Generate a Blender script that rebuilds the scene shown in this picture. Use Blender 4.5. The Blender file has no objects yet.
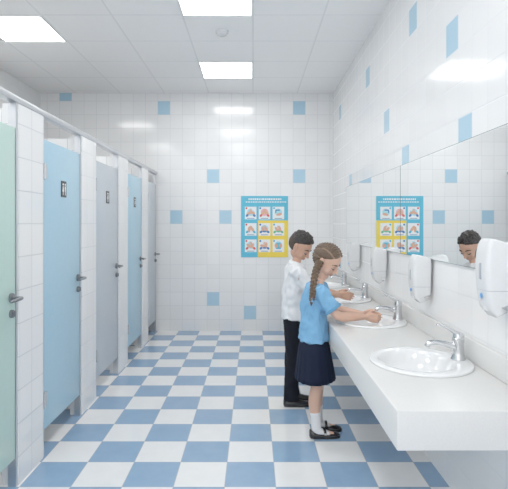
import bpy, bmesh, math, random
from mathutils import Vector, Matrix, noise
random.seed(4)
S=bpy.context.scene
COL=S.collection
# ------------------------------------------------------------ materials
def nt(name):
    m=bpy.data.materials.new(name); m.use_nodes=True
    t=m.node_tree; b=t.nodes['Principled BSDF']
    return m,t,b
def mat(name,col,rough=.5,metal=0,bump=0,bscale=60,var=0,coat=0,sss=0,emit=0,stretch=None,spec=.5):
    m,t,b=nt(name)
    b.inputs['Base Color'].default_value=(*col,1)
    b.inputs['Roughness'].default_value=rough
    b.inputs['Metallic'].default_value=metal
    b.inputs['Specular IOR Level'].default_value=spec
    if coat: b.inputs['Coat Weight'].default_value=coat; b.inputs['Coat Roughness'].default_value=.05
    if sss:
        b.inputs['Subsurface Weight'].default_value=sss
        b.inputs['Subsurface Radius'].default_value=(.012,.005,.003)
        b.inputs['Subsurface Scale'].default_value=1
    if emit:
        b.inputs['Emission Color'].default_value=(*col,1); b.inputs['Emission Strength'].default_value=emit
    if bump or var:
        tc=t.nodes.new('ShaderNodeTexCoord'); mp=t.nodes.new('ShaderNodeMapping')
        if stretch: mp.inputs['Scale'].default_value=stretch
        n=t.nodes.new('ShaderNodeTexNoise'); n.inputs['Scale'].default_value=bscale; n.inputs['Detail'].default_value=3
        t.links.new(tc.outputs['Object'],mp.inputs[0]); t.links.new(mp.outputs[0],n.inputs['Vector'])
        if bump:
            bp=t.nodes.new('ShaderNodeBump'); bp.inputs['Strength'].default_value=bump; bp.inputs['Distance'].default_value=.004
            t.links.new(n.outputs['Fac'],bp.inputs['Height']); t.links.new(bp.outputs[0],b.inputs['Normal'])
        if var:
            r=t.nodes.new('ShaderNodeMapRange'); r.inputs['To Min'].default_value=1-var; r.inputs['To Max'].default_value=1+var
            r.inputs['From Min'].default_value=.3; r.inputs['From Max'].default_value=.7
            t.links.new(n.outputs['Fac'],r.inputs[0])
            v=t.nodes.new('ShaderNodeVectorMath'); v.operation='SCALE'; v.inputs[0].default_value=col
            t.links.new(r.outputs[0],v.inputs['Scale']); t.links.new(v.outputs[0],b.inputs['Base Color'])
    return m
def M2(t,op,a,b=None,c=None):
    n=t.nodes.new('ShaderNodeMath'); n.operation=op
    for i,x in enumerate((a,b,c)):
        if x is None: continue
        if isinstance(x,(int,float)): n.inputs[i].default_value=x
        else: t.links.new(x,n.inputs[i])
    return n.outputs[0]
def mixc(t,f,a,b):
    n=t.nodes.new('ShaderNodeMix'); n.data_type='RGBA'
    t.links.new(f,n.inputs[0])
    for s,x in ((6,a),(7,b)):
        if isinstance(x,tuple): n.inputs[s].default_value=(*x,1)
        else: t.links.new(x,n.inputs[s])
    return n.outputs[2]
def edge_mask(t,u,w,off,g):
    q=M2(t,'DIVIDE',M2(t,'SUBTRACT',u,off),w)
    f=M2(t,'FRACT',q)
    d=M2(t,'MINIMUM',f,M2(t,'SUBTRACT',1.0,f))
    return M2(t,'SMOOTH_MIN',M2(t,'DIVIDE',d,g/w),1.0,.2), M2(t,'FLOOR',q)
def tile_mat(name,col,grout,tw,th,ux,uy,vz,g=.0042,rough=.11,wav=.03):
    m,t,b=nt(name)
    geo=t.nodes.new('ShaderNodeNewGeometry')
    sp=t.nodes.new('ShaderNodeSeparateXYZ'); t.links.new(geo.outputs['Position'],sp.inputs[0])
    sn=t.nodes.new('ShaderNodeSeparateXYZ'); t.links.new(geo.outputs['True Normal'],sn.inputs[0])
    fx=M2(t,'GREATER_THAN',M2(t,'ABSOLUTE',sn.outputs[0]),.5)
    xs=M2(t,'SUBTRACT',sp.outputs[0],ux); ys=M2(t,'SUBTRACT',sp.outputs[1],uy)
    u=M2(t,'ADD',M2(t,'MULTIPLY',ys,fx),M2(t,'MULTIPLY',xs,M2(t,'SUBTRACT',1.0,fx)))
    e1,c1=edge_mask(t,u,tw,0,g); e2,c2=edge_mask(t,sp.outputs[2],th,vz,g)
    e=M2(t,'MINIMUM',M2(t,'MINIMUM',e1,e2),1.0)
    cb=t.nodes.new('ShaderNodeCombineXYZ'); t.links.new(c1,cb.inputs[0]); t.links.new(c2,cb.inputs[1])
    wn=t.nodes.new('ShaderNodeTexWhiteNoise'); wn.noise_dimensions='2D'; t.links.new(cb.outputs[0],wn.inputs['Vector'])
    r=t.nodes.new('ShaderNodeMapRange'); r.inputs['To Min'].default_value=.975; r.inputs['To Max'].default_value=1.01
    t.links.new(wn.outputs['Value'],r.inputs[0])
    vs=t.nodes.new('ShaderNodeVectorMath'); vs.operation='SCALE'; vs.inputs[0].default_value=col; t.links.new(r.outputs[0],vs.inputs['Scale'])
    t.links.new(mixc(t,e,grout,vs.outputs[0]),b.inputs['Base Color'])
    rr=M2(t,'ADD',M2(t,'MULTIPLY',M2(t,'SUBTRACT',1.0,e),.5),rough); t.links.new(rr,b.inputs['Roughness'])
    nz=t.nodes.new('ShaderNodeTexNoise'); nz.inputs['Scale'].default_value=7
    t.links.new(geo.outputs['Position'],nz.inputs['Vector'])
    h=M2(t,'ADD',e,M2(t,'MULTIPLY',nz.outputs['Fac'],wav*10))
    bp=t.nodes.new('ShaderNodeBump'); bp.inputs['Strength'].default_value=.3; bp.inputs['Distance'].default_value=.002
    t.links.new(h,bp.inputs['Height']); t.links.new(bp.outputs[0],b.inputs['Normal'])
    return m
TW,TH=.1667,.185
UX=-1.2076-TW/2; UY=2.56-TW/2; VZ=3.024-TH/2
WHITE=(.875,.88,.885)
m_tile=tile_mat('white_glazed_tile',WHITE,(.63,.65,.67),TW,TH,UX,UY,VZ)
m_tilep=tile_mat('white_pier_tile',WHITE,(.48,.50,.53),.163,TH,UX,2.775,VZ,g=.0045)
m_tileb=tile_mat('blue_glazed_tile',(.40,.62,.77),(.62,.64,.67),TW,TH,UX,UY,VZ)
def floor_mat():
    m,t,b=nt('checkered_floor_tile')
    geo=t.nodes.new('ShaderNodeNewGeometry')
    sp=t.nodes.new('ShaderNodeSeparateXYZ'); t.links.new(geo.outputs['Position'],sp.inputs[0])
    e1,c1=edge_mask(t,sp.outputs[0],.283,-.157,.0035); e2,c2=edge_mask(t,sp.outputs[1],.289,3.046,.0035)
    e=M2(t,'MINIMUM',M2(t,'MINIMUM',e1,e2),1.0)
    s=M2(t,'ADD',M2(t,'ADD',c1,c2),200.0)
    k=M2(t,'MODULO',s,2.0); k=M2(t,'GREATER_THAN',k,.5)
    nz=t.nodes.new('ShaderNodeTexNoise'); nz.inputs['Scale'].default_value=9; nz.inputs['Detail'].default_value=5
    t.links.new(geo.outputs['Position'],nz.inputs['Vector'])
    blue=mixc(t,nz.outputs['Fac'],(.205,.345,.53),(.27,.42,.61))
    wh=mixc(t,nz.outputs['Fac'],(.80,.81,.82),(.90,.90,.90))
    c=mixc(t,k,wh,blue)
    t.links.new(mixc(t,e,(.40,.43,.47),c),b.inputs['Base Color'])
    b.inputs['Roughness'].default_value=.13
    bp=t.nodes.new('ShaderNodeBump'); bp.inputs['Strength'].default_value=.3; bp.inputs['Distance'].default_value=.0015
    t.links.new(e,bp.inputs['Height']); t.links.new(bp.outputs[0],b.inputs['Normal'])
    return m
def ceil_mat():
    m,t,b=nt('ceiling_panels')
    geo=t.nodes.new('ShaderNodeNewGeometry')
    sp=t.nodes.new('ShaderNodeSeparateXYZ'); t.links.new(geo.outputs['Position'],sp.inputs[0])
    e1,c1=edge_mask(t,sp.outputs[0],.6,0,.012); e2,c2=edge_mask(t,sp.outputs[1],.605,6.06,.012)
    e=M2(t,'MINIMUM',M2(t,'MINIMUM',e1,e2),1.0)
    nz=t.nodes.new('ShaderNodeTexNoise'); nz.inputs['Scale'].default_value=120; nz.inputs['Detail'].default_value=4
    t.links.new(geo.outputs['Position'],nz.inputs['Vector'])
    c=mixc(t,nz.outputs['Fac'],(.96,.96,.96),(.985,.985,.985))
    t.links.new(mixc(t,e,(.80,.81,.82),c),b.inputs['Base Color'])
    b.inputs['Roughness'].default_value=.8
    return m
m_floor=floor_mat(); m_ceil=ceil_mat()
m_chrome=mat('chrome',(.62,.63,.65),.12,1,var=.03)
m_alu=mat('brushed_aluminium',(.62,.64,.67),.35,1,bump=.05,bscale=200,var=.03)
m_steel=mat('dark_steel',(.22,.23,.25),.35,.7,var=.05)
m_cer=mat('white_ceramic',(.84,.85,.86),.06,var=.01,coat=.5)
m_plas=mat('white_plastic',(.74,.75,.76),.22,var=.01)
m_greyp=mat('grey_plastic',(.35,.38,.42),.3,var=.03)
m_seam=mat('grey_seam',(.45,.47,.50),.4,var=.03)
m_counter=mat('white_solid_surface',(.70,.70,.69),.28,var=.02,bscale=140)
m_black=mat('black_sign',(.02,.02,.022),.4,var=.05)
m_white=mat('white_print',(.9,.9,.9),.5,var=.01)
# ------------------------------------------------------------ mesh builder
def cr(p0,p1,p2,p3,t):
    return .5*((2*p1)+(p2-p0)*t+(2*p0-5*p1+4*p2-p3)*t*t+(3*p1-p0-3*p2+p3)*t**3)
class MB:
    def __init__(s,M=None): s.v=[];s.f=[];s.m=[];s.M=M
    def P(s,p):
        p=Vector(p); s.v.append(s.M@p if s.M else p); return len(s.v)-1
    def F(s,idx,m=0): s.f.append(tuple(idx)); s.m.append(m)
    def rings(s,R,m=0,closed_caps=True):
        n=len(R[0])
        for a,b in zip(R,R[1:]):
            for i in range(n):
                j=(i+1)%n; s.F((a[i],a[j],b[j],b[i]),m)
        if closed_caps:
            for r in (R[0],R[-1]):
                c=sum((s.v[i] for i in r),Vector())/n
                s.v.append(c); k=len(s.v)-1
                for i in range(n): s.F((r[i],r[(i+1)%n],k),m)
    def tube(s,pts,rads,ref=(0,1,0),seg=18,sub=3,p=2,m=0,cap=1.0):
        pts=[Vector(q) for q in pts]; rads=[Vector((r,r)) if isinstance(r,(int,float)) else Vector(r) for r in rads]
        if len(pts)>2 and sub>1:
            P=[];R=[]
            for i in range(len(pts)-1):
                g=lambda L,k:L[max(0,min(len(L)-1,k))]
                for j in range(sub):
                    t=j/sub
                    P.append(cr(g(pts,i-1),g(pts,i),g(pts,i+1),g(pts,i+2),t)); R.append(cr(g(rads,i-1),g(rads,i),g(rads,i+1),g(rads,i+2),t))
            P.append(pts[-1]);R.append(rads[-1])
        else: P,R=pts,rads
        ref=Vector(ref); out=[]
        def ring(c,t,a,b):
            sd=(ref-ref.dot(t)*t).normalized(); bb=t.cross(sd); L=[]
            for i in range(seg):
                th=2*math.pi*i/seg; cc,ss=math.cos(th),math.sin(th)
                if p!=2:
                    cc=math.copysign(abs(cc)**(2/p),cc); ss=math.copysign(abs(ss)**(2/p),ss)
                L.append(s.P(c+sd*a*cc+bb*b*ss))
            return L
        T=[]
        for i in range(len(P)):
            a=P[max(0,i-1)];b=P[min(len(P)-1,i+1)]; T.append((b-a).normalized())
        if cap:
            for an in (80,55,28):
                an=math.radians(an); k=min(R[0])*cap
                out.append(ring(P[0]-T[0]*k*math.sin(an),T[0],R[0][0]*math.cos(an),R[0][1]*math.cos(an)))
        for q,t,r in zip(P,T,R): out.append(ring(q,t,r[0],r[1]))
        if cap:
            for an in (28,55,80):
                an=math.radians(an); k=min(R[-1])*cap
                out.append(ring(P[-1]+T[-1]*k*math.sin(an),T[-1],R[-1][0]*math.cos(an),R[-1][1]*math.cos(an)))
        s.rings(out,m)
    def ell(s,c,r,rot=None,seg=20,n=12,m=0):
        c=Vector(c); R=[]
        for i in range(n+1):
            ph=math.pi*(i+.02)/(n+.04)-math.pi/2; L=[]
            for j in range(seg):
                th=2*math.pi*j/seg
                q=Vector((r[0]*math.cos(ph)*math.cos(th),r[1]*math.cos(ph)*math.sin(th),r[2]*math.sin(ph)))
                if rot: q=rot@q
                L.append(s.P(c+q))
            R.append(L)
        s.rings(R,m)
    def box(s,a,b,m=0):
        x0,y0,z0=a;x1,y1,z1=b
        i=[s.P(q) for q in ((x0,y0,z0),(x1,y0,z0),(x1,y1,z0),(x0,y1,z0),(x0,y0,z1),(x1,y0,z1),(x1,y1,z1),(x0,y1,z1))]
        for f in ((0,3,2,1),(4,5,6,7),(0,1,5,4),(1,2,6,5),(2,3,7,6),(3,0,4,7)): s.F([i[k] for k in f],m)
    def lathe(s,prof,c=(0,0,0),seg=32,sx=1,sy=1,m=0):
        R=[[s.P((c[0]+r*sx*math.cos(2*math.pi*i/seg),c[1]+r*sy*math.sin(2*math.pi*i/seg),c[2]+z)) for i in range(seg)] for r,z in prof]
        s.rings(R,m)
    def obj(s,name,mats,parent=None,smooth=True,bevel=0,voxel=0,sm=0,amp=0,freq=8,subd=0,auto=False,recalc=True,stretch=(1,1,1)):
        me=bpy.data.meshes.new(name); me.from_pydata([tuple(v) for v in s.v],[],s.f)
        if not isinstance(mats,(list,tuple)): mats=[mats]
        for q in mats: me.materials.append(q)
        for p,k in zip(me.polygons,s.m): p.material_index=k
        if recalc:
            bm=bmesh.new(); bm.from_mesh(me); bmesh.ops.recalc_face_normals(bm,faces=bm.faces); bm.to_mesh(me); bm.free()
        o=bpy.data.objects.new(name,me); COL.objects.link(o)
        if bevel:
            b=o.modifiers.new('b','BEVEL'); b.width=bevel; b.segments=3; b.limit_method='ANGLE'; b.angle_limit=math.radians(40)
        if subd:
            b=o.modifiers.new('s','SUBSURF'); b.levels=subd; b.render_levels=subd
        if voxel:
            r=o.modifiers.new('r','REMESH'); r.mode='VOXEL'; r.voxel_size=voxel
            if sm:
                q=o.modifiers.new('sm','SMOOTH'); q.iterations=sm; q.factor=.5
        if o.modifiers:
            bpy.context.view_layer.update()
            ev=o.evaluated_get(bpy.context.evaluated_depsgraph_get())
            nm=bpy.data.meshes.new_from_object(ev); o.modifiers.clear(); o.data=nm; nm.name=name
            if len(nm.materials)==0:
                for q in mats: nm.materials.append(q)
            me=nm
        if amp:
            st=Vector(stretch)
            N=[v.normal.copy() for v in me.vertices]
            for v,n in zip(me.vertices,N):
                q=Vector((v.co.x*st.x,v.co.y*st.y,v.co.z*st.z))*freq
                w=noise.noise(q)+.5*noise.noise(q*2.3)
                v.co+=n*amp*w
        for p in me.polygons: p.use_smooth=smooth
        if smooth and (auto or bevel):
            me.set_sharp_from_angle(angle=math.radians(35))
        if parent: o.parent=parent
        return o
def meta(o,label,cat,group=None):
    o['label']=label; o['category']=cat
    if group: o['group']=group
def empty(name,loc=(0,0,0)):
    e=bpy.data.objects.new(name,None); e.location=loc; e.empty_display_size=.1; COL.objects.link(e); return e
def clone(o,d,parent=None):
    c=o.copy(); COL.objects.link(c)
    if parent: c.parent=parent; 
    else: c.location=Vector(o.location)+Vector(d)
    for k in o.children: clone(k,d,c)
    return c
# ------------------------------------------------------------ room
XR,XL,YB,YF,ZC=1.085,-2.88,6.78,-1.7,3.225
def bounds(a,b,off,w):
    L=[a]; k=math.ceil((a-off)/w+1e-6)
    while off+k*w<b-1e-6: L.append(off+k*w); k+=1
    L.append(b); return L
def tiled_wall(name,fix,axis,a,b,off,accents):
    mb=MB(); U=bounds(a,b,off,TW); V=bounds(0,ZC,VZ,TH); G={}
    for i,u in enumerate(U):
        for j,v in enumerate(V):
            G[i,j]=mb.P((u,fix,v) if axis=='x' else (fix,u,v))
    for i in range(len(U)-1):
        for j in range(len(V)-1):
            cu=(U[i]+U[i+1])/2; cv=(V[j]+V[j+1])/2
            cell=(math.floor((cu-off)/TW),math.floor((cv-VZ)/TH))
            mb.F((G[i,j],G[i+1,j],G[i+1,j+1],G[i,j+1]),1 if cell in accents else 0)
    o=mb.obj(name,[m_tile,m_tileb],smooth=False,recalc=False); o['kind']='structure'; return o
acc_back={(int(round((px-164)/12.29)),-r) for px,r in ((64,-1),(164,0),(300,0),(213,5),(300,5),(175,8),(225,8),(213,14),(251,15))}
tiled_wall('wall_back',YB,'x',XL,XR,UX,acc_back)
def rc(px,py):
    d=542.5/(px-253); z=1.45+(224-py)*d/500
    return (math.floor((d-UY)/TW),math.floor((z-VZ)/TH))
acc_r={rc(*q) for q in ((412,20),(452,35),(467,117),(404,148),(385,119),(369,74),(341,108),(352,176),(341,255),(466,380))}
tiled_wall('wall_right',XR,'y',YF,YB,UY,acc_r)
tiled_wall('wall_left',XL,'y',YF,YB,UY,{(12,-3),(4,-6)})
def plane(name,z,m):
    mb=MB(); mb.F([mb.P(q) for q in ((XL,YF,z),(XR,YF,z),(XR,YB,z),(XL,YB,z))])
    o=mb.obj(name,m,smooth=False,recalc=False); o['kind']='structure'
plane('floor',0,m_floor); plane('ceiling',ZC,m_ceil)
# ------------------------------------------------------------ ceiling lights
m_emit=mat('light_diffuser',(1,.99,.97),.5,emit=9,var=.001)
def light(x,y):
    mb=MB(); z=ZC
    for a,b in (((-.297,-.299,-.012),(.297,-.285,0)),((-.297,.285,-.012),(.297,.299,0)),((-.297,-.285,-.012),(-.283,.285,0)),((.283,-.285,-.012),(.297,.285,0))):
        mb.box(a,b)
    fr=mb.obj('frame',m_white,smooth=False)
    d=MB(); d.box((-.283,-.285,-.008),(.283,.285,-.001)); df=d.obj('diffuser',m_emit,smooth=False)
    e=empty('ceiling_light',(x,y,z)); fr.parent=e; df.parent=e
    meta(e,'square recessed ceiling light with glowing white diffuser','ceiling light','recessed lights in the tiled ceiling'); return e
L0=light(-.3,5.7575)
for x,y in ((-.3,3.9425),(-2.1,4.5475),(-.3,2.1275),(-2.1,2.1275),(-.3,.3125),(-2.1,.3125)):  # panels nearest the camera and behind are unseen, added for illumination
    c=clone(L0,(x+.3,y-5.7575,0))
sd=MB(); sd.lathe([(.0,-.045),(.03,-.044),(.045,-.036),(.05,-.022),(.058,-.018),(.06,0),(0,0)])
o=sd.obj('smoke_detector',m_plas,auto=True); o.location=(-.285,4.6,ZC); meta(o,'round white smoke detector on the ceiling','smoke detector')
# ------------------------------------------------------------ toilet stalls
XS=-1.30
doors=[(2.07,2.775),(3.10,3.80),(4.14,4.85),(5.19,5.87),(6.21,6.74)]
piers=[(1.74,2.07),(2.775,3.10),(3.80,4.14),(4.85,5.19),(5.87,6.21)]
for a,b in piers:
    c=(a+b)/2; mb=MB()
    t=.05; x0,x1,x2=XL+.002,XS-.09,XS
    pl=[(x0,c-t),(x1,c-t),(x1,a),(x2,a),(x2,b),(x1,b),(x1,c+t),(x0,c+t)]
    lo=[mb.P((x,y,.0)) for x,y in pl]; hi=[mb.P((x,y,2.12)) for x,y in pl]
    n=len(pl)
    for i in range(n): mb.F((lo[i],lo[(i+1)%n],hi[(i+1)%n],hi[i]))
    mb.F(lo[::-1]); mb.F(hi)
    o=mb.obj('stall_partition',m_tilep,smooth=False)
    meta(o,'white tiled partition pier between toilet stalls','partition','tiled piers between the stalls')
mb=MB(); mb.box((XS-.05,1.74,2.12),(XS+.004,YB-.002,2.155)); o=mb.obj('header_rail',m_alu,bevel=.002)
meta(o,'long aluminium rail running over the stall doors','rail')
m_mint=mat('mint_laminate',(.48,.67,.61),.3,var=.015,bscale=30)
m_blue=mat('pale_blue_laminate',(.38,.60,.74),.3,var=.015,bscale=30)
m_grey=mat('pale_grey_laminate',(.52,.57,.62),.3,var=.015,bscale=30)
names=['mint green','pale blue','pale grey','pale blue','pale grey']
for k,((a,b),dm) in enumerate(zip(doors,(m_mint,m_blue,m_grey,m_blue,m_grey))):
    e=empty('toilet_stall_door',(XS,(a+b)/2,0)); w=(b-a)/2
    g=MB(); 
    g.box((-.05,-w,0),(-.005,-w+.022,2.12)); g.box((-.05,w-.022,0),(-.005,w,2.12))
    fr=g.obj('door_frame',m_alu,smooth=False)
    g=MB(); g.box((-.042,-w+.026,.16),(-.008,w-.026,1.98)); leaf=g.obj('door_leaf',dm,bevel=.003)
    g=MB(); hy=w-.075
    g.tube([(-.01,hy,1.05),(.006,hy,1.05)],[.026,.026],ref=(0,1,0),cap=.1,sub=1)
    g.tube([(0,hy,1.05),(.045,hy,1.05),(.055,hy-.02,1.05),(.055,hy-.12,1.048)],[.009,.009,.010,.008],ref=(0,0,1),sub=4)
    h=g.obj('handle',m_steel,auto=True)
    g=MB(); g.tube([(-.01,hy,.965),(.006,hy,.965)],[.022,.022],cap=.1,sub=1); g.box((.004,hy-.004,.95),(.018,hy+.004,.98))
    lk=g.obj('lock',m_steel,auto=True)
    ch=[fr,leaf]
    h.parent=leaf; lk.parent=leaf
    for z in (.35,1.78):
        g=MB(); g.tube([(0,-w+.024,z-.05),(0,-w+.024,z+.05)],[.009,.009],cap=.3,sub=1); g.box((-.012,-w+.024,z-.04),(-.003,-w+.07,z+.04))
        hg=g.obj('hinge',m_alu,auto=True); hg.parent=leaf
    if k in (1,2,3):
        g=MB(); g.box((-.008,-.045,1.635),(-.004,.045,1.745),0)
        for yy,sk in ((-.018,1),(.02,0)):
            g.tube([(-.004,yy,1.722),(-.002,yy,1.722)],[.008,.008],sub=1,cap=.1,m=1,seg=12)
            if sk: g.F([g.P((-.0025,yy+q,z)) for q,z in ((-.005,1.71),(.005,1.71),(.014,1.672),(-.014,1.672))],1)
            else: g.F([g.P((-.0025,yy+q,z)) for q,z in ((-.011,1.71),(.011,1.71),(.007,1.672),(-.007,1.672))],1)
            g.F([g.P((-.0025,yy+q,z)) for q,z in ((-.005,1.673),(.005,1.673),(.005,1.648),(-.005,1.648))],1)
        sg=g.obj('restroom_sign',[m_black,m_white],smooth=False,recalc=False); sg.parent=leaf
    for c in ch: c.parent=e
    meta(e,f'{names[k]} laminate toilet stall door with lever handle','stall door','row of toilet stall doors')
# ------------------------------------------------------------ washbasin counter
ZT=.775; XF=.52; YN=1.805
sinks=[2.45,3.47,4.49,5.51]; SX=.819
mb=MB(); mb.box((XF,YN,ZT-.145),(XR-.003,YB-.003,ZT)); cnt=mb.obj('washbasin_counter',m_counter,smooth=True,bevel=.005)
cut=MB()
for y in sinks: cut.lathe([(1,-.3),(1,.1)],(SX-.02,y,ZT),48,.18,.205)
co=cut.obj('c',m_counter)
bm_=cnt.modifiers.new('x','BOOLEAN'); bm_.object=co; bm_.operation='DIFFERENCE'; bm_.solver='EXACT'
bpy.context.view_layer.update()
nm=bpy.data.meshes.new_from_object(cnt.evaluated_get(bpy.context.evaluated_depsgraph_get()))
cnt.modifiers.clear(); cnt.data=nm; bpy.data.objects.remove(co)
nm.set_sharp_from_angle(angle=math.radians(35))
meta(cnt,'long white solid-surface washbasin counter along the tiled wall','counter')
mb=MB(); mb.box((XR-.020,YN,ZT+.0005),(XR-.002,YB-.003,ZT+.11)); o=mb.obj('backsplash',m_counter,bevel=.004)
meta(o,'low white backsplash strip behind the basins','backsplash')
def sink():
    g=MB(); seg=56
    prof=[(1.0,.0005,0),(1.0,.006,0),(.988,.011,0),(.965,.013,0)]
    R=[]
    for k,z,_ in prof:
        R.append([g.P((.242*k*math.cos(2*math.pi*i/seg),.264*k*math.sin(2*math.pi*i/seg),z)) for i in range(seg)])
    for rx,ry,z,cx in ((.184,.208,.012,-.024),(.175,.199,.007,-.024),(.165,.188,-.012,-.024),(.147,.169,-.05,-.022),(.11,.13,-.085,-.02),(.06,.07,-.105,-.015),(.02,.02,-.11,-.01)):
        R.append([g.P((cx+rx*math.cos(2*math.pi*i/seg),ry*math.sin(2*math.pi*i/seg),z)) for i in range(seg)])
    R.append([g.P((-.01+.012*math.cos(2*math.pi*i/seg),.012*math.sin(2*math.pi*i/seg),-.125)) for i in range(seg)])
    for rx,ry,z,cx in ((.06,.07,-.118,-.015),(.12,.14,-.096,-.02),(.155,.178,-.055,-.022),(.172,.196,-.014,-.022),(.177,.202,.0005,-.022)):
        R.append([g.P((cx+rx*math.cos(2*math.pi*i/seg),ry*math.sin(2*math.pi*i/seg),z)) for i in range(seg)])
    g.rings(R,closed_caps=False); n=len(R[0])
    for i in range(n): g.F((R[-1][i],R[-1][(i+1)%n],R[0][(i+1)%n],R[0][i]))
    o=g.obj('washbasin',m_cer)
    d=MB(); d.lathe([(0,-.106),(.018,-.106),(.021,-.109),(.018,-.112),(0,-.112)],(-.01,0,0)); dr=d.obj('drain',m_chrome); dr.parent=o
    o.location=(SX,sinks[0],ZT); meta(o,'oval white ceramic drop-in washbasin set in the counter','washbasin','row of washbasins'); return o
s0=sink()
for y in sinks[1:]: clone(s0,(0,y-sinks[0],0))
def faucet():
    g=MB(); g.lathe([(0,0),(.032,0),(.032,.004),(.028,.010),(.026,.03),(.025,.070),(.027,.080),(.027,.094),(.021,.102),(0,.103)])
    o=g.obj('faucet',m_chrome,auto=True)
    g=MB(); g.tube([(-.005,0,.050),(-.05,0,.068),(-.095,0,.074),(-.128,0,.070),(-.138,0,.055)],[(.020,.018),(.018,.014),(.016,.012),(.015,.012),(.013,.012)],ref=(0,1,0),sub=4,cap=.2)
    sp=g.obj('spout',m_chrome); sp.parent=o
    g=MB(); g.tube([(.016,0,.108),(-.016,0,.122),(-.055,0,.144),(-.090,0,.156)],[(.018,.012),(.017,.010),(.013,.006),(.012,.005)],ref=(0,1,0),sub=4)
    g.tube([(0,0,.094),(0,0,.116)],[.025,.020],ref=(0,1,0),sub=1,cap=.5)
    l=g.obj('lever',m_chrome); l.parent=o
    o.location=(1.005,sinks[0],ZT+.013); o.rotation_euler=(0,0,-.08); o.scale=(1.08,1.08,1.08)
    meta(o,'chrome single-lever faucet on a washbasin','faucet','chrome faucets on the basins'); return o
f0=faucet()
for y in sinks[1:]: clone(f0,(0,y-sinks[0],0))
def disp():
    g=MB()
    g.tube([(0,0,-.125),(-.003,0,-.115),(-.008,0,0),(-.004,0,.09),(.004,0,.13)],[(.048,.038),(.055,.048),(.061,.056),(.062,.055),(.056,.046)],ref=(0,1,0),seg=48,sub=4,p=7,cap=.12)
    o=g.obj('soap_dispenser',m_plas)
    g=MB(); g.tube([(-.0045,0,-.0625),(-.0045,0,-.0595)],[(.0595,.0545),(.0595,.0545)],ref=(0,1,0),seg=48,sub=1,p=7,cap=0); sm_=g.obj('casing_seam',m_seam,auto=True); sm_.parent=o
    g=MB(); g.tube([(-.035,0,-.142),(-.030,0,-.12)],[(.022,.016),(.030,.02)],ref=(0,1,0),sub=1,cap=.3,p=3,seg=24)
    n=g.obj('nozzle',m_plas); n.parent=o
    g=MB(); g.box((-.0670,-.009,-.02),(-.062,.009,.045)); w=g.obj('level_window',m_greyp,bevel=.003); w.parent=o
    g=MB(); g.ell((-.0605,0,-.085),(.003,.010,.012)); b=g.obj('drop_emblem',mat('blue_mark',(.1,.35,.75),.4,var=.02)); b.parent=o
    return o
D=disp(); D.location=(XR-.062,2.11,1.225); D.scale=(1,1,.94)
meta(D,'white plastic wall-mounted soap dispenser','soap dispenser','soap dispensers on the tiled wall')
for y in (3.05,4.05,5.05): c=clone(D,(0,y-2.11,-.095))
D.location.z=1.238; D.scale=(1,1,1.06)
# mirrors
m_mir,t,b=nt('mirror_glass'); b.inputs['Base Color'].default_value=(.95,.97,.97,1); b.inputs['Metallic'].default_value=1; b.inputs['Roughness'].default_value=.004
m_medge=mat('mirror_edge',(.25,.32,.34),.2,.3,var=.02)
for a,b in ((1.45,3.636),(3.642,5.74)):
    g=MB(); x=XR-.012
    g.box((x,a,1.235),(XR-.001,b,1.875),1)
    g.F([g.P(q) for q in ((x-.0006,a+.003,1.238),(x-.0006,a+.003,1.872),(x-.0006,b-.003,1.872),(x-.0006,b-.003,1.238))],0)
    o=g.obj('mirror',[m_mir,m_medge],smooth=False,recalc=False)
    meta(o,'frameless rectangular wall mirror above the basins','mirror','wall mirrors above the counter')
# ------------------------------------------------------------ poster
def pm(n,c): return mat(n,c,.45,var=.01)
PM=[pm('poster_cyan',(.09,.50,.70)),pm('poster_white',(.88,.90,.91)),pm('poster_yellow',(.94,.69,.07)),pm('poster_skin',(.76,.42,.28)),pm('poster_blue',(.05,.20,.50)),pm('poster_red',(.75,.12,.12)),pm('poster_light',(.40,.75,.86)),pm('poster_green',(.15,.5,.3)),pm('poster_pink',(.85,.45,.5))]
g=MB(); X0,X1,Z0,Z1=-.163,.475,1.0,1.83; W=X1-X0; H=Z1-Z0
g.box((X0,YB-.008,Z0),(X1,YB-.0003,Z1),0)
def q(x0,z0,x1,z1,m,dy=0):
    y=YB-.0085-dy; g.F([g.P(v) for v in ((x0,y,z0),(x1,y,z0),(x1,y,z1),(x0,y,z1))],m)
def disc(cx,cz,rx,rz,m,dy,rot=0):
    y=YB-.0085-dy; L=[]
    for i in range(14):
        a=2*math.pi*i/14; u=rx*math.cos(a); v=rz*math.sin(a)
        L.append(g.P((cx+u*math.cos(rot)-v*math.sin(rot),y,cz+u*math.sin(rot)+v*math.cos(rot))))
    g.F(L,m)
q(X0+.36*W,Z0,X1,Z0+.60*H,2,.0002)
rr=random.Random(3)
for zz,h,x0,x1 in ((1.775,.022,.16,.86),(1.742,.012,.10,.92)):
    x=X0+x0*W
    while x<X0+x1*W:
        w=rr.uniform(.012,.03)
        q(x,zz,x+w,zz+h,1,.0004); x+=w+.008
back=(6,8,6,1,6,1,6,1,6); sleeve=(4,5,0,0,4,7,5,4,0)
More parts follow.
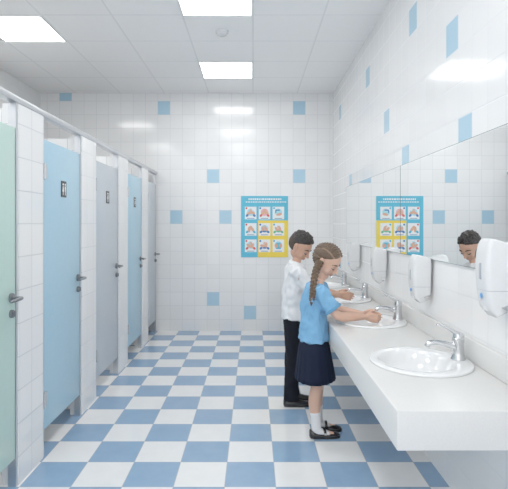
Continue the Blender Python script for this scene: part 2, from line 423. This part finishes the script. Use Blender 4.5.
for r in range(3):
    for c in range(3):
        cx=X0+.038+(c+.5)*(W-.076)/3; cz=Z0+.045+(2-r+.5)*.222
        q(cx-.078,cz-.086,cx+.078,cz+.084,1,.0006)
        k=r*3+c
        disc(cx-.058,cz+.064,.014,.014,(5,4,0)[k%3],.0008)
        q(cx-.05,cz-.078,cx+.05,cz-.070,4,.0008)
        if back[k]!=1: disc(cx,cz+.01,.052,.050,back[k],.0008)
        if k==2:                       # tap and hand
            q(cx-.04,cz+.03,cx+.02,cz+.045,4,.001); q(cx-.04,cz+.0,cx-.028,cz+.045,4,.001); disc(cx+.01,cz-.02,.04,.018,3,.0012,.2)
        elif k==8:                     # towel and hands
            q(cx-.035,cz-.045,cx+.035,cz+.04,0,.001); disc(cx-.03,cz,.022,.03,3,.0012); disc(cx+.03,cz,.022,.03,3,.0014)
        else:
            a=.5+.35*k
            disc(cx-.020,cz-.002,.042,.019,3,.0012,a); disc(cx+.020,cz+.004,.042,.019,3,.0014,math.pi-a*.6)
            disc(cx-.048,cz-.035,.022,.016,sleeve[k],.0016,.7); disc(cx+.048,cz-.035,.022,.016,sleeve[k],.0016,-.7)
            for f in range(3): disc(cx-.01+f*.012,cz+.036-f*.004,.005,.020,3,.0018,-.3+.2*f)
            if k in (0,3,6): disc(cx+.03,cz+.042,.014,.012,1,.002)
            if k in (4,5,7): disc(cx,cz-.03,.03,.012,sleeve[k],.002)
o=g.obj('handwashing_poster',PM,smooth=False,recalc=False)
meta(o,'blue and yellow handwashing instruction poster with nine picture panels','poster')
# ------------------------------------------------------------ people
m_skinG=mat('skin_fair',(.68,.41,.30),.45,sss=.15,bump=.05,bscale=300,var=.04)
m_skinB=mat('skin_tan',(.58,.33,.23),.45,sss=.15,bump=.05,bscale=300,var=.04)
m_lip=mat('lips',(.52,.22,.18),.4,var=.05)
m_eyew=mat('eye_white',(.62,.60,.58),.15,var=.01); m_iris=mat('iris',(.06,.03,.02),.1,var=.05)
m_hairG=mat('brown_hair',(.105,.062,.035),.42,bump=.8,bscale=160,var=.4,stretch=(.3,1,1))
m_part=mat('hair_parting',(.24,.15,.10),.6,var=.1)
m_hairB=mat('dark_hair',(.014,.009,.007),.45,bump=.9,bscale=160,var=.35,stretch=(1,1,.35))
m_fade=mat('faded_short_hair',(.060,.038,.028),.7,bump=.6,bscale=400,var=.4)
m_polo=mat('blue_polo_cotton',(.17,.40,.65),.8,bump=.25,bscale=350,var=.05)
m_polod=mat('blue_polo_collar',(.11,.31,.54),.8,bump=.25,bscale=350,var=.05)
m_shirt=mat('white_cotton',(.75,.76,.78),.8,bump=.2,bscale=250,var=.03)
m_navy=mat('navy_pleated_cloth',(.006,.010,.026),.85,bump=.3,bscale=250,var=.15,spec=.2)
m_blk=mat('black_trouser_cloth',(.005,.006,.011),.85,bump=.3,bscale=250,var=.15,spec=.2)
m_shoe=mat('black_leather',(.007,.007,.009),.25,var=.1)
m_sole=mat('black_rubber',(.015,.015,.015),.7,var=.1)
m_sock=mat('white_knit',(.80,.80,.81),.9,bump=.4,bscale=200,var=.03)
m_tie=mat('hair_tie',(.2,.45,.75),.6,var=.05)

def head_geo(mb,Mh):
    old=mb.M; mb.M=Mh
    mb.ell((-.012,0,.028),(.093,.074,.085),seg=32,n=20)
    mb.ell((.016,0,-.012),(.066,.061,.088),seg=32,n=20)
    mb.ell((.008,0,-.045),(.056,.050,.052),seg=24,n=14)
    mb.ell((.050,0,-.083),(.024,.024,.019))
    for s in (1,-1):
        mb.ell((.040,s*.030,-.034),(.033,.028,.030))
        mb.ell((.066,s*.028,.020),(.015,.026,.008))
        mb.ell((.0650,s*.030,.006),(.0140,.0165,.0105))
        R=Matrix.Rotation(math.radians(-14),3,'Y')@Matrix.Rotation(s*math.radians(22),3,'Z')
        mb.ell((-.008,s*.073,-.006),(.018,.007,.030),rot=R)
        mb.ell((-.013,s*.079,.008),(.014,.006,.018),rot=R)
        mb.ell((.087,s*.010,-.025),(.009,.007,.006))
    mb.tube([(.074,0,.022),(.083,0,.004),(.091,0,-.010),(.100,0,-.022)],[(.008,.008),(.0075,.0075),(.008,.008),(.009,.0085)],sub=3)
    mb.ell((.0770,0,-.046),(.012,.019,.006)); mb.ell((.0750,0,-.056),(.012,.016,.006))
    mb.M=old
def face_parts(Mh,parent,hairm):
    for s in (1,-1):
        e=MB(Mh); e.ell((.0655,s*.030,-.0030),(.0122,.0130,.0105),m=0)
        e.ell((.0742,s*.0305,-.0065),(.0045,.0065,.0060),m=1,seg=14,n=8)
        e.obj('eye',[m_eyew,m_iris],parent)
        e=MB(Mh); e.tube([(.067,s*.047,-.0015),(.0775,s*.039,-.0025),(.0798,s*.030,-.0025),(.0770,s*.018,-.0020)],[.0020,.0030,.0030,.0016],sub=4,seg=8)
        e.obj('eyelash',m_iris,parent)
        e=MB(Mh); e.tube([(.060,s*.053,.021),(.073,s*.040,.028),(.0790,s*.028,.029),(.0810,s*.015,.025)],[.0024,.0040,.0042,.0026],sub=4,seg=8)
        e.obj('eyebrow',hairm,parent)
def ss(a,b,x):
    t=max(0,min(1,(x-a)/(b-a))); return t*t*(3-2*t)
def hair_cap(Mh,kind,mats,parent):
    mb=MB(Mh); n,seg=130,220; R=[]; c=Vector((-.014,0,.026)); FL=[]
    for i in range(n+1):
        ph=math.pi*(i+.05)/(n+.1)-math.pi/2; L=[]; fl=[]
        for j in range(seg):
            th=2*math.pi*j/seg
            d=Vector((math.cos(ph)*math.cos(th),math.cos(ph)*math.sin(th),math.sin(ph)))
            rr=(.099,.082,.096)
            p=Vector((d.x*rr[0],d.y*rr[1],d.z*rr[2]))
            q=p+c; val=0
            if kind=='g':
                hx= -.03+ (.095)*ss(-.01,.085,q.z)
                mk=min(ss(hx+.012,hx-.012,q.x), ss(-.080,-.055,q.z))
                phi=math.atan2(q.y,q.z+.01)
                u=phi*4.8/math.pi; fr=(u%1)-.5
                rid=max(0,1-(2*abs(fr))**2.4)
                arc=math.atan2(q.z-.02,q.x+.014)*.095
                her=.5+.5*math.sin(2*math.pi*(arc/.018+ (abs(fr)*1.2)))
                t=.955+mk*( .14*rid*(.55+.45*her)-.02)
                val=1 if (abs(fr)>.435 and q.x>-.07) else 0
            else:
                nz=noise.noise(Vector((q.x*40,q.y*60,q.z*40)))
                hx= -.022+ .092*ss(.015,.085,q.z)+.007*nz
                mk=min(ss(hx+.018,hx-.018,q.x), ss(-.080,-.035,q.z))
                top=ss(.03,.10,q.z)
                w=noise.noise(Vector((q.x*30,q.y*80,q.z*40)))+.7*noise.noise(Vector((q.x*70,q.y*170,q.z*70)))
                t=.968-.012*(1-top)+.055*top+.11*w*(.10+top)+.03*ss(.0,.06,q.x)*top
                val=1 if q.z<.018+.02*noise.noise(Vector((q.x*90,q.y*90,q.z*20))) else 0
            k=.80+(t-.80)*mk
            L.append(mb.P(c+p*k)); fl.append(val)
        R.append(L); FL.append(fl)
    mb.rings(R)
    for i in range(n):
        for j in range(seg): mb.m[i*seg+j]=FL[i][j]
    return mb.obj('hair',mats,parent)
def hand_geo(mb,w,f,n,thd,s=.8,curl=.45):
    w=Vector(w); f=Vector(f).normalized(); th=Vector(thd); th=(th-th.dot(f)*f).normalized(); n=Vector(n); n=(n-n.dot(f)*f-n.dot(th)*th).normalized()
    A=lambda a,b,c: w+f*a*s+th*b*s+n*c*s
    mb.tube([A(-.01,0,0),A(.02,0,0),A(.06,0,.002),A(.095,-.002,.004)],[(.024*s,.018*s),(.032*s,.017*s),(.041*s,.016*s),(.040*s,.013*s)],ref=th,seg=20,sub=4)
    for k,(off,L,r) in enumerate(((.030,.074,.0092),(.010,.083,.0096),(-.011,.077,.0092),(-.031,.060,.0082))):
        base=A(.085,off,.003); a=0; p=base; pts=[p]; spr=off*1.2
        for seg,da in ((.45,curl*(.7+.15*k)),(.32,curl*1.1),(.25,curl*.8)):
            a+=da
            p=p+(f*math.cos(a)+n*math.sin(a)+th*spr*2*(.5 if seg>.4 else .2)).normalized()*L*seg*s; pts.append(p)
        mb.tube(pts,[r*s,r*s*.97,r*s*.9,r*s*.78],ref=th,seg=12,sub=3)
    mb.tube([A(.018,.022,.006),A(.045,.044,.014),A(.070,.056,.022),A(.092,.060,.028)],[.014*s,.0125*s,.0105*s,.0085*s],ref=n,seg=12,sub=3)
def collar(C,rx,ry,m,parent,h=.03,fwd=.35):
    g=MB(); N=28
    def ringp(a,rr,z): return (C[0]+rx*rr*math.cos(a)+0,C[1]+ry*rr*math.sin(a),C[2]+z-.05*math.cos(a)*fwd)
    rows=[]
    for rr,z in ((1.0,-.012),(1.03,.012),(1.13,.010),(1.42,-.020),(1.38,-.026),(1.1,-.006),(.94,-.012)):
        rows.append([g.P(ringp(math.radians(14)+i*(2*math.pi-math.radians(28))/N,rr+(.12 if (rr>1.3 and (i<3 or i>N-3)) else 0),z-(.012 if (rr>1.3 and (i<3 or i>N-3)) else 0))) for i in range(N+1)])
    for a,b in zip(rows,rows[1:]+rows[:1]):
        for i in range(N): g.F((a[i],a[i+1],b[i+1],b[i]))
    g.F([r[0] for r in rows]); g.F([r[-1] for r in rows])
    return g.obj('collar',m,parent)
def shoe(x,y,L,parent,mj=False,ang=0):
    M=Matrix.Translation((x,y,0))@Matrix.Rotation(ang,4,'Z')
    g=MB(M); st=[(-.02,.020,.050),(0,.030,.058),(.12,.034,.060 if not mj else .052),(.3,.033,.062 if not mj else .042),(.5,.035,.055 if not mj else .036),(.68,.040,.042 if not mj else .040),(.84,.038,.036),(.95,.027,.030),(1.0,.012,.02)]
    R=[]
    for t,w,h in st:
        r=[]
        for i in range(24):
            a=2*math.pi*i/24; cx=math.cos(a); sx=math.sin(a)
            yy=w*math.copysign(abs(cx)**.8,cx); zz=.014+(h-.014)*(sx if sx>0 else 0)**.8 if sx>0 else .014+ .006*sx
            r.append(g.P((t*L-L*.22,yy,zz)))
        R.append(r)
    g.rings(R); o=g.obj('shoe',m_shoe,parent,auto=False)
    g=MB(M); R=[]
    for z in (.0015,.016):
        r=[]
        for i in range(36):
            a=2*math.pi*i/36; u=math.cos(a); v=math.sin(a)
            xx=(u*.5+.5)*L*1.01-L*.225; ww=(.033+.007*math.sin(max(0,(u+.2)/1.2)*math.pi*.8))
            r.append(g.P((xx,ww*math.copysign(abs(v)**.7,v),z)))
        R.append(r)
    g.rings(R); so=g.obj('sole',m_sole,o,auto=True)
    if mj:
        g=MB(M); g.tube([(.055,-.036,.018),(.052,-.033,.045),(.050,-.015,.062),(.050,.015,.062),(.052,.033,.045),(.055,.036,.018)],[(.009,.003)]*6,ref=(1,0,0),sub=4,cap=.3)
        g.obj('strap',m_shoe,o)
        g=MB(M); g.box((.044,-.040,.030),(.060,-.035,.044)); g.obj('buckle',m_chrome,o,smooth=False)
    return o
def paint_lips(o,Mh):
    inv=Mh.inverted()
    while len(o.data.materials)<2: o.data.materials.append(m_lip)
    for p in o.data.polygons:
        q=inv@p.center
        if q.x>.072 and abs(q.y)<.016 and abs(q.z+.051)<.0075-(q.y*q.y)*16: p.material_index=1
def Mhead(c,pitch,yaw,k=1,roll=0):
    return Matrix.Translation(c)@Matrix.Rotation(math.radians(yaw),4,'Z')@Matrix.Rotation(math.radians(pitch),4,'Y')@Matrix.Rotation(math.radians(roll),4,'X')@Matrix.Scale(k,4)
# ---------------- girl
Y=3.40
MG=Mhead((.496,Y,1.192),38,-30,1.03)
b=MB()
b.tube([(.405,Y,.62),(.405,Y,.70),(.405,Y,.80),(.412,Y,.90),(.425,Y,.985),(.437,Y,1.03)],[(.11,.075),(.118,.078),(.098,.070),(.105,.072),(.115,.066),(.075,.05)],seg=28)
b.tube([(.432,Y,1.0),(.445,Y,1.06),(.468,Y,1.13),(.476,Y,1.17)],[(.05,.045),(.034,.036),(.034,.036),(.036,.036)])
for s,dx in ((-1,0),(1,.03)):
    y=Y+s*.062
    b.tube([(.405,Y+s*.058,.66),(.412+dx*.3,y,.52),(.425+dx*.7,y,.36),(.418+dx*.9,y,.34),(.405+dx,y,.24),(.412+dx,y,.10),(.415+dx,y,.06)],[(.060,.070),(.055,.062),(.040,.042),(.038,.041),(.040,.043),(.025,.028),(.026,.030)],ref=(0,1,0))
    b.tube([(.400+dx,y,.04),(.45+dx,y,.035),(.53+dx,y,.026)],[(.024,.024),(.026,.02),(.024,.012)],ref=(0,1,0))
GA={}
for s in (-1,1):
    Sx=(.432,Y+s*.118,1.0); E=(.545,Y+s*.150,.845); Wp=(.745,Y+s*.060,.820)
    b.tube([(.43,Y+s*.07,1.0),Sx,(.490,Y+s*.14,.92),E,(.630,Y+s*.118,.830),Wp,(.760,Y+s*.054,.817)],[(.04,.04),(.040,.040),(.034,.034),(.030,.030),(.031,.032),(.019,.021),(.019,.021)],ref=(0,0,1))
    GA[s]=(Sx,E)
hand_geo(b,(.755,Y-.056,.818),(1,.24,-.16),(0,1,-.15),(0,.25,1),.82,.38)
hand_geo(b,(.755,Y+.056,.818),(1,-.16,-.10),(0,-1,-.1),(0,-.25,1),.82,.30)
head_geo(b,MG)
girl=b.obj('person',m_skinG,voxel=.0032,sm=3)
paint_lips(girl,MG)
meta(girl,'braided child in blue polo and navy skirt washing hands','person')
face_parts(MG,girl,m_hairG)
hair_cap(MG,'g',[m_hairG,m_part],girl)
c=MB()
c.tube([(.405,Y,.655),(.405,Y,.70),(.403,Y,.80),(.410,Y,.90),(.423,Y,.975),(.435,Y,1.025),(.442,Y,1.05)],[(.144,.103),(.137,.098),(.124,.090),(.128,.092),(.132,.082),(.09,.062),(.048,.048)],seg=36,cap=.12)
for s in (-1,1):
    Sx,E=map(Vector,GA[s]); t=(E-Sx)
    c.tube([Sx+Vector((-.02,-s*.05,.0)),Sx,Sx+t*.35,Sx+t*.72],[(.050,.052),(.052,.052),(.052,.051),(.060,.058)],ref=(0,0,1),cap=.12,seg=24)
c.obj('polo_shirt',m_polo,girl,voxel=.005,sm=2,amp=.012,freq=18,stretch=(1,1,.7))
for s in (-1,1):
    Sx,E=map(Vector,GA[s]); t=(E-Sx)
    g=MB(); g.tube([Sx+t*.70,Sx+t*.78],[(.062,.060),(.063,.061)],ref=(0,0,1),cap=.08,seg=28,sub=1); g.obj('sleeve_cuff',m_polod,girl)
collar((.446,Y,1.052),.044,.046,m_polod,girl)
g=MB(); R=[]; seg=180
def skr(t,inn):
    z=.675-.288*t; e=ss(0,.22,t); rx=.084+.014*e+.042*t; ry=.122+.014*e+.040*t; L=[]
    for i in range(seg):
        a=2*math.pi*i/seg; ph=(a*18/(2*math.pi)+.3*math.sin(a*2))%1
        pl=(ph if ph<.8 else (1-ph)*4)-.4
        k=1+ (.050*t+.010)*pl
        k-= .006 if inn else 0
        k+= .045*t*math.sin(3*a+1)
        L.append(g.P((.407+.004*t+rx*k*math.cos(a),Y+ry*k*math.sin(a),z)))
    return L
for t in (0,.07,.15,.3,.45,.6,.75,.9,1): R.append(skr(t,False))
for t in (1,.75,.5,.25,0): R.append(skr(t,True))
g.rings(R); g.obj('pleated_skirt',m_navy,girl)
for s,dx in ((-1,0),(1,.03)):
    y=Y+s*.062
    g=MB(); g.tube([(.409+dx,y,.175),(.412+dx,y,.13),(.414+dx,y,.08),(.42+dx,y,.048),(.45+dx,y,.042),(.50+dx,y,.030)],[(.036,.038),(.031,.034),(.030,.034),(.030,.032),(.029,.022),(.026,.012)],ref=(0,1,0),cap=.15,seg=24)
    g.obj('sock',m_sock,girl,amp=.002,freq=40)
    shoe(.418+dx,y,.205,girl,True,-.08*s)
def braid(path,parent,m,r=.014,tr=.0115,turns=5.5):
    g=MB(); pts=[Vector(p) for p in path]; N=90
    def at(u):
        u=u*(len(pts)-1); i=min(int(u),len(pts)-2); t=u-i; G=lambda k:pts[max(0,min(len(pts)-1,k))]
        return cr(G(i-1),G(i),G(i+1),G(i+2),t)
    for k in range(3):
        L=[];Rr=[]
        for i in range(N+1):
            u=i/N; a=2*math.pi*(turns*u+k/3); sc=1-.35*u
            L.append(at(u)+Vector((1,0,0))*r*sc*math.sin(a)+Vector((0,-1,0))*r*.55*sc*math.sin(2*a)); Rr.append(tr*sc)
        g.tube(L,Rr,ref=(0,1,.3),seg=10,sub=1)
    o=g.obj('braid',m,parent)
    e=pts[-1]
    g=MB(); g.tube([e+Vector((0,0,.008)),e+Vector((0,0,-.008))],[.011,.011],sub=1,ref=(0,1,0)); g.obj('hair_tie',m_tie,o)
    g=MB(); g.tube([e,e+Vector((-.002,0,-.018)),e+Vector((-.003,0,-.038))],[.008,.010,.003],ref=(0,1,0)); g.obj('braid_tip',m,o)
braid([(.440,Y-.062,1.195),(.412,Y-.088,1.14),(.392,Y-.122,1.07),(.380,Y-.152,1.00),(.372,Y-.164,.95)],girl,m_hairG,r=.0165,tr=.0135,turns=4.0)
girl.location=(.014,.055,0)
# ---------------- boy
Y=4.05
MBo=Mhead((.380,Y,1.262),38,-26,1.05)
b=MB()
b.tube([(.335,Y,.70),(.335,Y,.78),(.338,Y,.88),(.342,Y,.98),(.345,Y,1.06),(.347,Y,1.10)],[(.115,.08),(.12,.082),(.10,.075),(.115,.078),(.120,.066),(.07,.045)],seg=28)
b.tube([(.343,Y,1.07),(.350,Y,1.13),(.362,Y,1.19),(.368,Y,1.23)],[(.045,.04),(.036,.036),(.037,.038),(.038,.038)])
for s,dx in ((-1,0),(1,.02)):
    y=Y+s*.068
    b.tube([(.333,Y+s*.06,.73),(.330,y,.58),(.325,y,.42),(.312,y,.25),(.306+dx,y,.10),(.304+dx,y,.06)],[(.062,.072),(.056,.062),(.044,.046),(.040,.042),(.028,.030),(.028,.032)],ref=(0,1,0))
    b.tube([(.29+dx,y,.04),(.34+dx,y,.035),(.42+dx,y,.026)],[(.024,.024),(.026,.02),(.024,.012)],ref=(0,1,0))
BA={}
for s in (-1,1):
    Sx=(.345,Y+s*.130,1.07); E=(.48,Y+s*.165,.910); Wp=(.69,Y+.06+s*.065,.875)
    b.tube([(.345,Y+s*.07,1.07),Sx,(.415,Y+s*.155,.985),E,(.59,Y+.03+s*.12,.890),Wp,(.705,Y+.064+s*.058,.873)],[(.040,.040),(.041,.041),(.036,.036),(.032,.032),(.031,.032),(.020,.022),(.020,.022)],ref=(0,0,1))
    BA[s]=(Sx,E)
hand_geo(b,(.70,Y+.005,.874),(1,.25,-.15),(0,1,-.15),(0,.25,1),.86,.3)
hand_geo(b,(.70,Y+.122,.874),(1,-.10,-.18),(0,-1,-.1),(0,-.25,1),.86,.22)
head_geo(b,MBo)
boy=b.obj('person',m_skinB,voxel=.0032,sm=3)
paint_lips(boy,MBo)
meta(boy,'dark-haired child in white shirt and black trousers washing hands','person')
face_parts(MBo,boy,m_hairB)
hair_cap(MBo,'b',[m_hairB,m_fade],boy)
c=MB()
c.tube([(.340,Y,.695),(.340,Y,.75),(.342,Y,.86),(.346,Y,.97),(.346,Y,1.05),(.350,Y,1.10),(.351,Y,1.128)],[(.150,.108),(.145,.106),(.138,.104),(.140,.100),(.146,.090),(.105,.074),(.055,.054)],seg=36,cap=.15)
for s in (-1,1):
    Sx,E=map(Vector,BA[s]); t=(E-Sx)
    c.tube([Sx+Vector((-.02,-s*.05,.0)),Sx,Sx+t*.4,Sx+t*.85],[(.056,.058),(.058,.058),(.055,.053),(.060,.058)],ref=(0,0,1),cap=.12,seg=24)
c.obj('shirt',m_shirt,boy,voxel=.005,sm=2,amp=.016,freq=16,stretch=(1,1,.6))
collar((.353,Y,1.133),.049,.050,m_shirt,boy)
c=MB()
c.tube([(.335,Y,.64),(.335,Y,.72),(.336,Y,.80)],[(.125,.088),(.134,.092),(.124,.088)],seg=32,cap=.3)
for s,dx in ((-1,0),(1,.02)):
    y=Y+s*.070
    c.tube([(.334,Y+s*.062,.70),(.333,y,.58),(.328,y,.42),(.312+dx*.5,y,.25),(.305+dx,y,.12),(.306+dx,y,.055)],[(.072,.088),(.066,.078),(.058,.064),(.056,.060),(.052,.056),(.054,.060)],ref=(0,1,0),cap=.1,seg=24)
c.obj('trousers',m_blk,boy,voxel=.005,sm=2,amp=.007,freq=14,stretch=(1,1,.6))
for s,dx in ((-1,0),(1,.02)): shoe(.298+dx,Y+s*.070,.235,boy,False,-.06*s)
# ------------------------------------------------------------ world, camera
w=bpy.data.worlds.new('world'); S.world=w; w.use_nodes=True
w.node_tree.nodes['Background'].inputs[0].default_value=(.95,.975,1,1); w.node_tree.nodes['Background'].inputs[1].default_value=1.2
cam=bpy.data.cameras.new('camera'); co=bpy.data.objects.new('camera',cam); COL.objects.link(co)
co.location=(0,0,1.45); co.rotation_euler=(math.radians(90),0,0)
ZM,CX,CY=1,254,244.5
cam.sensor_fit='HORIZONTAL'; cam.sensor_width=36; cam.lens=36*500/508*ZM
cam.shift_y=-ZM*(CY-224)/508; cam.shift_x=ZM*(CX-253)/508; cam.clip_start=.05
S.camera=co
S.view_settings.view_transform='Standard'; S.view_settings.look='None'; S.view_settings.exposure=.5; S.view_settings.gamma=1.2
